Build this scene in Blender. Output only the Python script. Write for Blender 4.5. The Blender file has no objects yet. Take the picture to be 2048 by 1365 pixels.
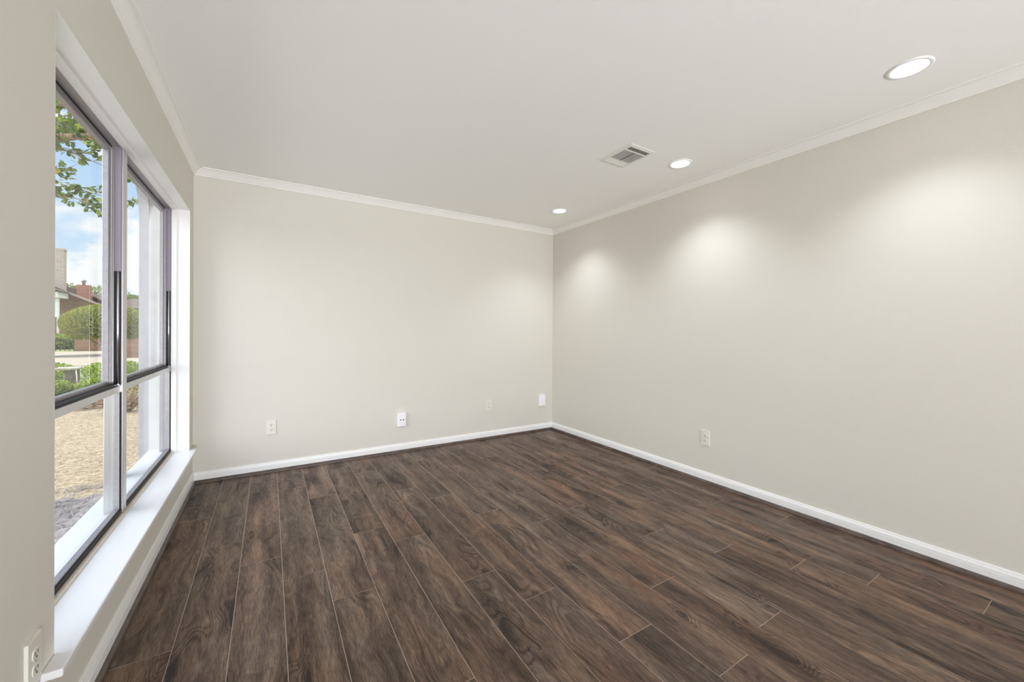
import bpy, bmesh, math, random
from mathutils import Vector, Matrix

random.seed(7)
S = bpy.context.scene
COL = S.collection
R = math.radians

# ------------------------------------------------------------------ camera
CAM = Vector((0.5003, 0.0, 1.1914))
FOC, YAW, ROLL, PITCH, CY = 789.53, 0.5516, 0.0071, -0.0041, 667.31
cam_data = bpy.data.cameras.new('camera')
cam = bpy.data.objects.new('camera', cam_data)
COL.objects.link(cam)
cam_data.sensor_width = 36.0
cam_data.lens = 36.0 * FOC / 2048.0
cam_data.shift_y = -(682.5 - CY) / 2048.0
cam_data.clip_start = 0.02
cam_data.clip_end = 500
_f = Vector((math.sin(YAW) * math.cos(PITCH), math.cos(YAW) * math.cos(PITCH), math.sin(PITCH)))
_r = Vector((math.cos(YAW), -math.sin(YAW), 0))
_u = _r.cross(_f)
cam.matrix_world = (Matrix.Translation(CAM)
                    @ Matrix((_r, _u, -_f)).transposed().to_4x4()
                    @ Matrix.Rotation(ROLL, 4, 'Z'))
S.camera = cam

# ------------------------------------------------------------------ view
S.view_settings.view_transform = 'Standard'
S.view_settings.look = 'None'
S.view_settings.exposure = 0.05
S.view_settings.gamma = 1.0
S.view_settings.use_curve_mapping = False
S.cycles.max_bounces = 12
S.cycles.diffuse_bounces = 8
S.cycles.transparent_max_bounces = 16
S.cycles.sample_clamp_indirect = 6.0
S.cycles.caustics_reflective = False
S.cycles.caustics_refractive = False

# ------------------------------------------------------------------ sky
W = bpy.data.worlds.new('sky')
S.world = W
W.use_nodes = True
nt = W.node_tree
nt.nodes.clear()


def nd(t, kind, **kw):
    n = t.nodes.new(kind)
    for k, v in kw.items():
        if k in n.inputs:
            n.inputs[k].default_value = v
        else:
            setattr(n, k, v)
    return n


def lk(t, a, b):
    t.links.new(a, b)


def mathn(t, op, a, b=None, c=None, clamp=False):
    n = t.nodes.new('ShaderNodeMath')
    n.operation = op
    n.use_clamp = clamp
    for i, v in enumerate((a, b, c)):
        if v is None:
            continue
        if isinstance(v, (int, float)):
            n.inputs[i].default_value = v
        else:
            t.links.new(v, n.inputs[i])
    return n.outputs[0]


def ramp(t, fac, stops, interp='LINEAR'):
    n = t.nodes.new('ShaderNodeValToRGB')
    n.color_ramp.interpolation = interp
    e = n.color_ramp.elements
    while len(e) < len(stops):
        e.new(0.5)
    for i, (p, c) in enumerate(stops):
        e[i].position = p
        e[i].color = (c[0], c[1], c[2], 1) if not isinstance(c, (int, float)) else (c, c, c, 1)
    t.links.new(fac, n.inputs[0])
    return n.outputs[0]


def mixc(t, fac, a, b, mode='MIX'):
    n = t.nodes.new('ShaderNodeMix')
    n.data_type = 'RGBA'
    n.blend_type = mode
    for idx, v in ((0, fac), (6, a), (7, b)):
        if isinstance(v, (int, float)):
            n.inputs[idx].default_value = v
        elif isinstance(v, tuple):
            n.inputs[idx].default_value = (v[0], v[1], v[2], 1)
        else:
            t.links.new(v, n.inputs[idx])
    return n.outputs[2]


H_C = 2.44
SKY_CLEAR, SKY_BOOST = 1.08, 3.75  # extra brightness added to unseen sky for stronger daylight through the window
tc = nd(nt, 'ShaderNodeTexCoord')
mp = nd(nt, 'ShaderNodeMapping')
mp.inputs['Scale'].default_value = (1, 1, 1.9)
mp.inputs['Location'].default_value = (0.35, 0.1, 0.2)
lk(nt, tc.outputs['Generated'], mp.inputs[0])
cl = nd(nt, 'ShaderNodeTexNoise', Scale=7.0, Detail=7.0, Roughness=0.55, Distortion=0.25)
lk(nt, mp.outputs[0], cl.inputs[0])
sx = nd(nt, 'ShaderNodeSeparateXYZ')
lk(nt, tc.outputs['Generated'], sx.inputs[0])
z = sx.outputs[2]
low = ramp(nt, z, [(0.0, 0.17), (0.19, 0.15), (0.25, 0.03), (0.32, 0.0), (1.0, 0.0)])
# ramps clamp negatives, so bias is applied with a subtraction
cov = mathn(nt, 'SUBTRACT', mathn(nt, 'ADD', cl.outputs[0], low), 0.04)
cmask = ramp(nt, cov, [(0.44, 0.0), (0.60, 1.0)], 'EASE')
blue = ramp(nt, z, [(0.0, (0.70, 0.83, 0.93)), (0.12, (0.58, 0.76, 0.95)), (0.35, (0.44, 0.66, 0.95)), (1.0, (0.16, 0.35, 0.80))])
sky = mixc(nt, cmask, blue, (0.97, 0.98, 1.0))
dp = nd(nt, 'ShaderNodeVectorMath', operation='DOT_PRODUCT')
lk(nt, tc.outputs['Generated'], dp.inputs[0])
dp.inputs[1].default_value = Vector((-0.88, -0.22, 0.42)).normalized()
boost = ramp(nt, dp.outputs['Value'], [(0.45, 0.0), (0.9, 1.0)], 'EASE')
strength = mathn(nt, 'MULTIPLY_ADD', boost, SKY_BOOST, SKY_CLEAR)
skyc = mixc(nt, mathn(nt, 'MULTIPLY', boost, 0.8), sky, (0.96, 0.98, 1.0))
bg = nd(nt, 'ShaderNodeBackground')
lk(nt, skyc, bg.inputs[0])
lk(nt, strength, bg.inputs[1])
wo = nd(nt, 'ShaderNodeOutputWorld')
lk(nt, bg.outputs[0], wo.inputs[0])

# ------------------------------------------------------------------ sun
sd = bpy.data.lights.new('sun', 'SUN')
sd.energy = 4.4
sd.angle = R(0.6)
sd.color = (1.0, 0.95, 0.86)
sun = bpy.data.objects.new('sun', sd)
COL.objects.link(sun)
SUN_FROM = Vector((0.24, 0.42, 0.88)).normalized()
sun.rotation_euler = SUN_FROM.to_track_quat('Z', 'Y').to_euler()


def area_light(name, loc, aim, sx_, sy_, power, color=(1, 1, 1), spread=math.pi):
    d = bpy.data.lights.new(name, 'AREA')
    d.shape = 'RECTANGLE'
    d.size, d.size_y = sx_, sy_
    d.energy = power
    d.color = color
    d.spread = spread
    o = bpy.data.objects.new(name, d)
    COL.objects.link(o)
    o.location = loc
    o.rotation_euler = (Vector(loc) - Vector(aim)).to_track_quat('Z', 'Y').to_euler()
    return o


# fill light added at the unseen rear opening, behind the camera
area_light('rear_fill', (1.75, -3.9, 1.1), (1.75, 3.9, 1.6), 2.9, 1.9, 34, (0.94, 0.973, 1.03))
# uplight added low behind the camera to brighten the ceiling
area_light('ceiling_fill', (1.5, -3.85, 0.25), (1.1, 1.6, H_C), 2.4, 0.4, 72, (0.94, 0.973, 1.03), R(100))

# ------------------------------------------------------------------ room size
H = 2.44
D = 3.887          # back wall
WD = 3.4786        # right wall
REAR = -4.0
GZ = -0.15         # ground outside
Y0, Y1, Z0, Z1 = 1.5795, 3.735, 0.297, 2.068   # window opening
OUT = -0.25        # outer face of the left wall


# ------------------------------------------------------------------ mesh helpers
class MB:
    def __init__(self):
        self.bm = bmesh.new()

    def box(self, x0, x1, y0, y1, z0, z1, mi=0, rot=None):
        v = [self.bm.verts.new(p) for p in ((x0, y0, z0), (x1, y0, z0), (x1, y1, z0), (x0, y1, z0),
                                            (x0, y0, z1), (x1, y0, z1), (x1, y1, z1), (x0, y1, z1))]
        for f in ((3, 2, 1, 0), (4, 5, 6, 7), (0, 1, 5, 4), (1, 2, 6, 5), (2, 3, 7, 6), (3, 0, 4, 7)):
            self.bm.faces.new([v[i] for i in f]).material_index = mi
        if rot:
            bmesh.ops.transform(self.bm, matrix=rot, verts=v)
        return v

    def prism(self, pts, fn0, fn1, mi=0):
        a = [self.bm.verts.new(fn0(*p)) for p in pts]
        b = [self.bm.verts.new(fn1(*p)) for p in pts]
        n = len(pts)
        fs = []
        for i in range(n):
            j = (i + 1) % n
            fs.append(self.bm.faces.new((a[i], a[j], b[j], b[i])))
        fs.append(self.bm.faces.new(a[::-1]))
        fs.append(self.bm.faces.new(b))
        for f in fs:
            f.material_index = mi
        return fs

    def quad(self, pts, mi=0):
        f = self.bm.faces.new([self.bm.verts.new(p) for p in pts])
        f.material_index = mi
        return f

    def tube(self, pts, rads, n=8, mi=0, cap=True):
        rings = []
        for i, p in enumerate(pts):
            p = Vector(p)
            t = (Vector(pts[min(i + 1, len(pts) - 1)]) - Vector(pts[max(i - 1, 0)])).normalized()
            a = t.cross(Vector((0.31, 0.2, 0.93)))
            if a.length < 1e-3:
                a = t.cross(Vector((1, 0, 0)))
            a.normalize()
            b = t.cross(a)
            rr = rads[i] if isinstance(rads, (list, tuple)) else rads
            rings.append([self.bm.verts.new(p + (a * math.cos(2 * math.pi * k / n) + b * math.sin(2 * math.pi * k / n)) * rr)
                          for k in range(n)])
        for i in range(len(rings) - 1):
            for k in range(n):
                f = self.bm.faces.new((rings[i][k], rings[i][(k + 1) % n], rings[i + 1][(k + 1) % n], rings[i + 1][k]))
                f.smooth = True
                f.material_index = mi
        if cap:
            self.bm.faces.new(rings[0][::-1]).material_index = mi
            self.bm.faces.new(rings[-1]).material_index = mi

    def lathe(self, prof, c, n=48, mi=0, smooth=True):
        """profile (radius, z) turned about the vertical axis at c"""
        rings = []
        for r_, z_ in prof:
            if r_ < 1e-6:
                rings.append([self.bm.verts.new((c[0], c[1], c[2] + z_))])
            else:
                rings.append([self.bm.verts.new((c[0] + r_ * math.cos(2 * math.pi * k / n), c[1] + r_ * math.sin(2 * math.pi * k / n), c[2] + z_)) for k in range(n)])
        for i in range(len(rings) - 1):
            a, b = rings[i], rings[i + 1]
            for k in range(n):
                k2 = (k + 1) % n
                if len(a) == 1 and len(b) == 1:
                    continue
                if len(a) == 1:
                    f = self.bm.faces.new((a[0], b[k2], b[k]))
                elif len(b) == 1:
                    f = self.bm.faces.new((a[k], a[k2], b[0]))
                else:
                    f = self.bm.faces.new((a[k], a[k2], b[k2], b[k]))
                f.smooth = smooth
                f.material_index = mi

    def leaf(self, p, d, up, ln, wd, mi=0):
        d = d.normalized()
        s = d.cross(up)
        if s.length < 1e-4:
            s = d.cross(Vector((1, 0.2, 0)))
        s.normalize()
        nrm = s.cross(d)
        a = self.bm.verts.new(p)
        c = self.bm.verts.new(p + d * ln)
        for sg in (1, -1):
            q1 = self.bm.verts.new(p + d * ln * 0.28 + (s * sg * 0.42 + nrm * 0.1) * wd)
            q2 = self.bm.verts.new(p + d * ln * 0.68 + (s * sg * 0.44 + nrm * 0.12) * wd)
            self.bm.faces.new((a, q1, q2, c) if sg > 0 else (a, c, q2, q1)).material_index = mi

    def build(self, name, mats, parent=None, bevel=0.0, recalc=True, loc=None):
        if recalc:
            bmesh.ops.recalc_face_normals(self.bm, faces=self.bm.faces[:])
        me = bpy.data.meshes.new(name)
        self.bm.to_mesh(me)
        self.bm.free()
        if not isinstance(mats, (list, tuple)):
            mats = [mats]
        for m in mats:
            me.materials.append(m)
        o = bpy.data.objects.new(name, me)
        COL.objects.link(o)
        if parent is not None:
            o.parent = parent
        if loc is not None:
            o.location = loc
        if bevel:
            bv = o.modifiers.new('bevel', 'BEVEL')
            bv.width = bevel
            bv.segments = 2
            bv.limit_method = 'ANGLE'
            bv.angle_limit = R(40)
        return o


def thing(name, label, cat, loc=(0, 0, 0), group=None):
    o = bpy.data.objects.new(name, None)
    o.empty_display_size = 0.1
    COL.objects.link(o)
    o.location = loc
    return tag(o, label, cat, group)


def tag(o, label, cat, group=None, kind=None):
    o['label'] = label
    o['category'] = cat
    if group:
        o['group'] = group
    if kind:
        o['kind'] = kind
    return o


def struct(o, label=None, cat=None):
    o['kind'] = 'structure'
    if label:
        o['label'] = label
    if cat:
        o['category'] = cat
    return o


def copy_tree(o, parent=None):
    c = o.copy()
    COL.objects.link(c)
    c.parent = parent
    for ch in list(o.children):
        copy_tree(ch, c)
    return c


# ------------------------------------------------------------------ materials
def material(name, color=(0.8, 0.8, 0.8), rough=0.5, metal=0.0, spec=0.5):
    m = bpy.data.materials.new(name)
    m.use_nodes = True
    b = m.node_tree.nodes['Principled BSDF']
    b.inputs['Base Color'].default_value = (*color, 1)
    b.inputs['Roughness'].default_value = rough
    b.inputs['Metallic'].default_value = metal
    b.inputs['Specular IOR Level'].default_value = spec
    return m


def bsdf(m):
    return m.node_tree.nodes['Principled BSDF']


def bump(m, scale, strength, dist, detail=2.0):
    t = m.node_tree
    tcn = nd(t, 'ShaderNodeTexCoord')
    nz = nd(t, 'ShaderNodeTexNoise', Scale=scale, Detail=detail)
    lk(t, tcn.outputs['Object'], nz.inputs[0])
    bp = nd(t, 'ShaderNodeBump', Strength=strength, Distance=dist)
    lk(t, nz.outputs[0], bp.inputs['Height'])
    lk(t, bp.outputs[0], bsdf(m).inputs['Normal'])
    return nz


def noise_color(m, scale, stops, detail=3.0, rough=0.6, coord='Object'):
    t = m.node_tree
    tcn = nd(t, 'ShaderNodeTexCoord')
    nz = nd(t, 'ShaderNodeTexNoise', Scale=scale, Detail=detail, Roughness=rough)
    lk(t, tcn.outputs[coord], nz.inputs[0])
    lk(t, ramp(t, nz.outputs[0], stops), bsdf(m).inputs['Base Color'])
    return nz


M_wall = material('wall_paint', (0.70, 0.672, 0.610), 0.55, spec=0.3)
bump(M_wall, 190, 0.5, 0.0014)
M_ceil = material('ceiling_paint', (0.925, 0.915, 0.89), 0.75, spec=0.2)
bump(M_ceil, 120, 0.3, 0.001)
M_crown = material('crown_paint', (0.88, 0.865, 0.83), 0.4, spec=0.4)
M_trim = material('white_trim_paint', (0.86, 0.86, 0.85), 0.3, spec=0.45)
M_sill = material('sill_paint', (0.80, 0.80, 0.81), 0.28, spec=0.5)
bump(M_sill, 30, 0.12, 0.002)
M_lining = material('reveal_paint', (0.90, 0.89, 0.87), 0.4, spec=0.4)
M_bead = material('sill_bead_paint', (0.70, 0.62, 0.53), 0.5)
M_alu = material('grey_aluminium', (0.40, 0.38, 0.39), 0.38, 0.75)
nz_ = noise_color(M_alu, 60, [(0.3, (0.37, 0.35, 0.365)), (0.7, (0.42, 0.40, 0.415))])
M_alu_light = material('bright_aluminium', (0.62, 0.61, 0.60), 0.3, 0.8)
noise_color(M_alu_light, 80, [(0.3, (0.56, 0.55, 0.55)), (0.7, (0.61, 0.60, 0.60))])
M_cover = material('balance_cover_plastic', (0.33, 0.29, 0.34), 0.45)
M_tube = material('polished_tube', (0.78, 0.80, 0.84), 0.15, 1.0)
M_black = material('black_gasket', (0.012, 0.010, 0.010), 0.6)
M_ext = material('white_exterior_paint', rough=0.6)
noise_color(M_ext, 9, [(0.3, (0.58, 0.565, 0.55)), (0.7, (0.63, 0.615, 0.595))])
M_pier = material('shaded_white_paint', rough=0.65)  # white paint with outdoor shade put into its lavender grey
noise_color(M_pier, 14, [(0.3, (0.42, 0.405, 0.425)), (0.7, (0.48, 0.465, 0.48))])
M_ledge = material('white_ledge_paint', (0.72, 0.72, 0.73), 0.5)

M_glass = bpy.data.materials.new('window_glass')
M_glass.use_nodes = True
t = M_glass.node_tree
t.nodes.clear()
tr = nd(t, 'ShaderNodeBsdfTransparent')
tr.inputs[0].default_value = (0.97, 0.98, 0.975, 1)
gl = nd(t, 'ShaderNodeBsdfGlossy', Roughness=0.02)
gl.inputs[0].default_value = (1, 1, 1, 1)
fr = nd(t, 'ShaderNodeFresnel', IOR=1.35)
ms = nd(t, 'ShaderNodeMixShader')
lk(t, mathn(t, 'MULTIPLY', fr.outputs[0], 0.13), ms.inputs[0])
lk(t, tr.outputs[0], ms.inputs[1])
lk(t, gl.outputs[0], ms.inputs[2])
om = nd(t, 'ShaderNodeOutputMaterial')
lk(t, ms.outputs[0], om.inputs[0])


# --- floor planks: UV in metres with a random offset per plank
def wood_material():
    m = material('dark_oak_planks', rough=0.42, spec=0.35)
    t = m.node_tree
    uv = nd(t, 'ShaderNodeUVMap', uv_map='grain')
    pv = nd(t, 'ShaderNodeUVMap', uv_map='plank')
    ps = nd(t, 'ShaderNodeSeparateXYZ')
    lk(t, pv.outputs[0], ps.inputs[0])

    def tex(scale_xy, detail=4.0, rough=0.6, dist=0.0, src=None):
        mpn = nd(t, 'ShaderNodeMapping')
        mpn.inputs['Scale'].default_value = (scale_xy[0], scale_xy[1], 1)
        lk(t, (src or uv.outputs[0]), mpn.inputs[0])
        n = nd(t, 'ShaderNodeTexNoise', Scale=1.0, Detail=detail, Roughness=rough, Distortion=dist)
        n.noise_dimensions = '2D'
        lk(t, mpn.outputs[0], n.inputs[0])
        return n.outputs[0]

    # warped coordinates so the grain bends round knots
    warp = tex((7, 2.6), 1.5, 0.5)
    wv = nd(t, 'ShaderNodeCombineXYZ')
    lk(t, mathn(t, 'MULTIPLY', mathn(t, 'SUBTRACT', warp, 0.5), 0.13), wv.inputs[0])
    lk(t, mathn(t, 'MULTIPLY', mathn(t, 'SUBTRACT', tex((8, 3.2), 1.0), 0.5), 0.40), wv.inputs[1])
    wa = nd(t, 'ShaderNodeVectorMath', operation='ADD')
    lk(t, uv.outputs[0], wa.inputs[0])
    lk(t, wv.outputs[0], wa.inputs[1])
    wsrc = wa.outputs[0]

    # knots
    mk = nd(t, 'ShaderNodeMapping')
    mk.inputs['Scale'].default_value = (4.6, 1.9, 1)
    lk(t, wsrc, mk.inputs[0])
    vo = nd(t, 'ShaderNodeTexVoronoi', Scale=1.0, Randomness=1.0)
    vo.voronoi_dimensions = '2D'
    lk(t, mk.outputs[0], vo.inputs['Vector'])
    kd = vo.outputs['Distance']
    vcs = nd(t, 'ShaderNodeSeparateColor')
    lk(t, vo.outputs['Color'], vcs.inputs[0])
    has = ramp(t, vcs.outputs[0], [(0.48, 0.0), (0.52, 1.0)])
    core = mathn(t, 'MULTIPLY', ramp(t, kd, [(0.02, 1.0), (0.13, 0.0)], 'EASE'), has)
    halo = mathn(t, 'MULTIPLY', ramp(t, kd, [(0.05, 1.0), (0.42, 0.0)], 'EASE'), has)

    # growth rings: thin contour lines of a stretched noise, drawn in round the knots
    g = tex((4.2, 0.75), 2.0, 0.5, src=wsrc)
    field = mathn(t, 'ADD', mathn(t, 'MULTIPLY', g, 95.0), mathn(t, 'MULTIPLY', halo, 22.0))
    rings = ramp(t, mathn(t, 'MULTIPLY_ADD', mathn(t, 'SINE', field), 0.5, 0.5), [(0.0, 1.0), (0.55, 0.0)])
    rmask = ramp(t, tex((7, 1.5), 2.0), [(0.40, 0.0), (0.66, 1.0)])
    big = tex((13, 1.0), 5.0, 0.6)
    cloud = tex((7, 3.0), 4.0, 0.6, src=wsrc)
    mid = tex((60, 3.0), 4.0, 0.65, src=wsrc)
    fine = ramp(t, tex((420, 20), 5.0, 0.8), [(0.40, 0.0), (0.66, 1.0)])
    pores = ramp(t, tex((240, 9), 3.0, 0.6), [(0.30, 1.0), (0.45, 0.0)])

    v = mathn(t, 'MULTIPLY_ADD', big, 0.80, -0.12)
    v = mathn(t, 'MULTIPLY_ADD', cloud, 0.46, v)
    v = mathn(t, 'MULTIPLY_ADD', mid, 0.40, v)
    v = mathn(t, 'MULTIPLY_ADD', fine, 0.36, v)
    v = mathn(t, 'MULTIPLY_ADD', pores, -0.13, v)
    v = mathn(t, 'MULTIPLY_ADD', mathn(t, 'MULTIPLY', rings, mathn(t, 'MULTIPLY_ADD', halo, 0.9, rmask)), -0.20, v)
    v = mathn(t, 'MULTIPLY_ADD', core, -0.22, v)
    v = mathn(t, 'MULTIPLY_ADD', halo, -0.07, v)
    v = mathn(t, 'MULTIPLY_ADD', ps.outputs[0], 0.06, v)
    col = ramp(t, mathn(t, 'MULTIPLY_ADD', v, 1.0, -0.35, clamp=True),
               [(0.12, (0.019, 0.0110, 0.0075)), (0.36, (0.056, 0.0350, 0.0240)), (0.58, (0.122, 0.0815, 0.0565)),
                (0.78, (0.215, 0.153, 0.108)), (1.0, (0.36, 0.27, 0.20))])
    tint = ramp(t, tex((3.2, 0.9), 2.0), [(0.35, (0.99, 0.99, 1.0)), (0.58, (1.10, 0.98, 0.89)), (0.75, (1.22, 0.96, 0.82))])
    col = mixc(t, 1.0, col, tint, 'MULTIPLY')
    b = bsdf(m)
    lk(t, col, b.inputs['Base Color'])
    lk(t, ramp(t, v, [(0.5, 0.52), (1.4, 0.36)]), b.inputs['Roughness'])
    bp = nd(t, 'ShaderNodeBump', Strength=0.22, Distance=0.0015)
    lk(t, v, bp.inputs['Height'])
    lk(t, bp.outputs[0], b.inputs['Normal'])
    return m


M_wood = wood_material()
M_seam = material('plank_bevel', (0.42, 0.33, 0.26), 0.55)
M_shoe = material('wood_shoe_moulding', rough=0.4)
noise_color(M_shoe, 14, [(0.3, (0.045, 0.030, 0.024)), (0.7, (0.125, 0.088, 0.070))], 5)

# ------------------------------------------------------------------ floor
ROWS = [-0.004, 0.198, 0.3795, 0.5613, 0.7432, 0.9258, 1.108, 1.2855, 1.467, 1.6505, 1.835, 2.0185, 2.197, 2.376,
        2.5555, 2.740, 2.919, 3.0985, 3.275, WD + 0.004]
JOINT = [3.13, 2.682, 2.40, 2.154, 1.885, 2.447, 2.236, 2.945, 2.684, 2.298, 2.011, 2.451, 2.060, 1.554, 2.468, 2.184,
         1.935, 1.603, 2.470]
PL = 1.2305
mb = MB()
uvg = mb.bm.loops.layers.uv.new('grain')
uvp = mb.bm.loops.layers.uv.new('plank')
for x0, x1, j in zip(ROWS[:-1], ROWS[1:], JOINT):
    ys = [j + k * PL for k in range(-8, 4)]
    ys = [y for y in ys if REAR < y < D]
    ys = [REAR] + ys + [D + 0.004]
    for a, b in zip(ys[:-1], ys[1:]):
        g = 0.0013
        f = mb.quad([(x0 + g, a + g, 0), (x1 - g, a + g, 0), (x1 - g, b - g, 0), (x0 + g, b - g, 0)], 0)
        ox, oy, rv = random.uniform(0, 30), random.uniform(0, 60), random.random()
        for lp in f.loops:
            lp[uvg].uv = (lp.vert.co.x + ox, lp.vert.co.y + oy)
            lp[uvp].uv = (rv, rv)
mb.box(-0.004, WD + 0.004, REAR, D + 0.004, -0.06, -0.0008, 1)
struct(mb.build('floor', [M_wood, M_seam], recalc=False), 'dark brown oak plank floor', 'floor')

# ------------------------------------------------------------------ walls and ceiling
mb = MB()
T = 0.14
L_ = 0.0012
a0, a1, b0, b1 = Y0 - L_, Y1 + L_, Z0 - 0.03, Z1 + L_
mb.box(-T, 0, REAR, a0, 0, H)
mb.box(-T, 0, a1, D, 0, H)
mb.box(-T, 0, a0, a1, 0, b0)
mb.box(-T, 0, a0, a1, b1, H)
struct(mb.build('wall_left', M_wall), 'greige wall with the window', 'wall')
mb = MB()
mb.box(-T, WD + 0.12, D, D + 0.12, 0, H)
struct(mb.build('wall_back', M_wall), 'greige far wall', 'wall')
mb = MB()
mb.box(WD, WD + 0.12, REAR, D, 0, H)
struct(mb.build('wall_right', M_wall), 'greige right wall lit by downlights', 'wall')
mb = MB()
mb.box(-T, 0.25, REAR - 0.12, REAR, 0, H)
mb.box(3.25, WD + 0.12, REAR - 0.12, REAR, 0, H)
mb.box(0.25, 3.25, REAR - 0.12, REAR, 2.15, H)  # unseen opening below, added to bring daylight into the room
struct(mb.build('wall_rear', M_wall), 'greige rear wall with unseen added opening', 'wall')
mb = MB()
mb.box(-0.305, WD + 0.12, REAR - 0.12, D + 0.12, H, H + 0.14)
struct(mb.build('ceiling', M_ceil), 'off white ceiling', 'ceiling')


# ------------------------------------------------------------------ crown moulding, baseboards
def run(profile, side):
    """profile = (distance from wall, z); mitred run along one wall"""
    m = MB()
    if side == 'left':
        m.prism(profile, lambda d, z_: (d, REAR, z_), lambda d, z_: (d, D - d, z_))
    elif side == 'back':
        m.prism(profile, lambda d, z_: (d, D - d, z_), lambda d, z_: (WD - d, D - d, z_))
    else:
        m.prism(profile, lambda d, z_: (WD - d, REAR, z_), lambda d, z_: (WD - d, D - d, z_))
    return m


cz = H - 0.0565
crown = [(0, cz), (0.006, cz), (0.0085, cz + 0.003), (0.0085, cz + 0.008), (0.012, cz + 0.011), (0.020, cz + 0.021),
         (0.029, cz + 0.0325), (0.038, cz + 0.041), (0.0425, cz + 0.044), (0.0425, cz + 0.048), (0.0585, cz + 0.050), (0.0595, H), (0, H)]
for i, s in enumerate(('left', 'back', 'right')):
    struct(run(crown, s).build('trim_%d' % (i + 1), M_crown), 'white crown moulding along the %s wall' % s, 'crown moulding')
bb = [(0, 0), (0.012, 0), (0.012, 0.052), (0.0108, 0.054), (0.0108, 0.0565), (0.012, 0.0585), (0.0105, 0.066), (0.0075, 0.074), (0.0072, 0.078), (0.0055, 0.0812), (0, 0.0815)]
shoe = [(0.012, 0.0), (0.028, 0.0), (0.0275, 0.006), (0.025, 0.0125), (0.0205, 0.018), (0.016, 0.0208), (0.012, 0.0215)]
for s in ('left', 'back', 'right'):
    k = 1.13 if s == 'left' else 1.0
    b = struct(run([(d, z_ * k) for d, z_ in bb], s).build('baseboard_' + s, M_trim), 'white baseboard along the %s wall' % s, 'baseboard')
    sh = run(shoe, s).build('shoe_moulding', M_shoe, b)
    sh['label'] = 'dark wood quarter round at the floor'

# ------------------------------------------------------------------ window
win = bpy.data.objects.new('window_1', None)
COL.objects.link(win)
win.location = (-0.104, (Y0 + Y1) / 2, Z0)
struct(win, 'wide twin window with grey metal frames and white sill', 'window')
WL = win.location.copy()


def wpart(m, name, mat, bevel=0.0, parent=None, label=None):
    # parts are modelled in world space, then moved under the window's own origin
    off = WL
    bmesh.ops.translate(m.bm, vec=-off, verts=m.bm.verts[:])
    o = m.build(name, mat, parent or win, bevel)
    if label:
        o['label'] = label
    return o


FX = -0.104
# white lining of the opening and the stop bead round it
m = MB()
m.box(FX - 0.036, 0, Y0 - L_, Y0, Z0 - 0.02, Z1 + L_)
m.box(FX - 0.036, 0, Y1, Y1 + L_, Z0 - 0.02, Z1 + L_)
m.box(FX - 0.036, 0, Y0, Y1, Z1, Z1 + L_)
wpart(m, 'reveal_lining', M_lining)
m = MB()
st = 0.009
m.box(FX, -0.0735, Y0, Y0 + st, Z0, Z1)
m.box(FX, -0.0735, Y1 - st, Y1, Z0, Z1)
m.box(FX, -0.0735, Y0 + st, Y1 - st, Z1 - st, Z1)
wpart(m, 'stop_bead', M_lining, 0.0015)
# sill board with horns
m = MB()
sp = [(FX - 0.03, Y0), (FX - 0.03, Y1), (-0.0005, Y1), (-0.0005, Y1 + 0.045), (0.042, Y1 + 0.045), (0.042, Y0 - 0.083), (-0.0, Y0 - 0.083), (-0.0, Y0)]
m.prism(sp, lambda x, y: (x, y, Z0 - 0.022), lambda x, y: (x, y, Z0))
wpart(m, 'sill', M_sill, 0.004)
m = MB()
m.box(FX, -0.086, Y0, Y1, Z0, Z0 + 0.007)
wpart(m, 'sill_bead', M_bead, 0.0015, label='beige bead along the back of the sill')

MU0, MU1 = 2.608, 2.668        # mullion between the two units
m = MB()
FO = -0.168                    # outer face of the frame
m.box(-0.136, FX, Y0, Y1, Z0 - 0.002, Z0 + 0.012)
m.box(FO, FX - 0.002, Y0, Y1, Z1 - 0.004, Z1)
m.box(FO, FX - 0.002, Y0, Y0 + 0.004, Z0 + 0.012, Z1 - 0.004)
m.box(FO, FX - 0.002, Y1 - 0.004, Y1, Z0 + 0.012, Z1 - 0.004)
wpart(m, 'frame', M_alu, 0.001)
m = MB()
m.box(FO, FX + 0.004, MU0, MU1, Z0 + 0.004, Z1 - 0.002)
mul = wpart(m, 'mullion', M_alu_light, 0.003)
m = MB()
m.box(FX - 0.007, FX + 0.001, Y0 + 0.004, MU0, Z0 + 0.0075, Z0 + 0.024)
m.box(FX - 0.007, FX + 0.001, MU1, Y1 - 0.004, Z0 + 0.0075, Z0 + 0.024)
for yy in (MU0 - 0.003, Y1 - 0.0075):
    m.box(FX - 0.007, FX - 0.001, yy, yy + 0.0032, Z0 + 0.024, 0.8885)
wpart(m, 'sill_gasket', M_black, label='black gasket along the bottom rail')

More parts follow.
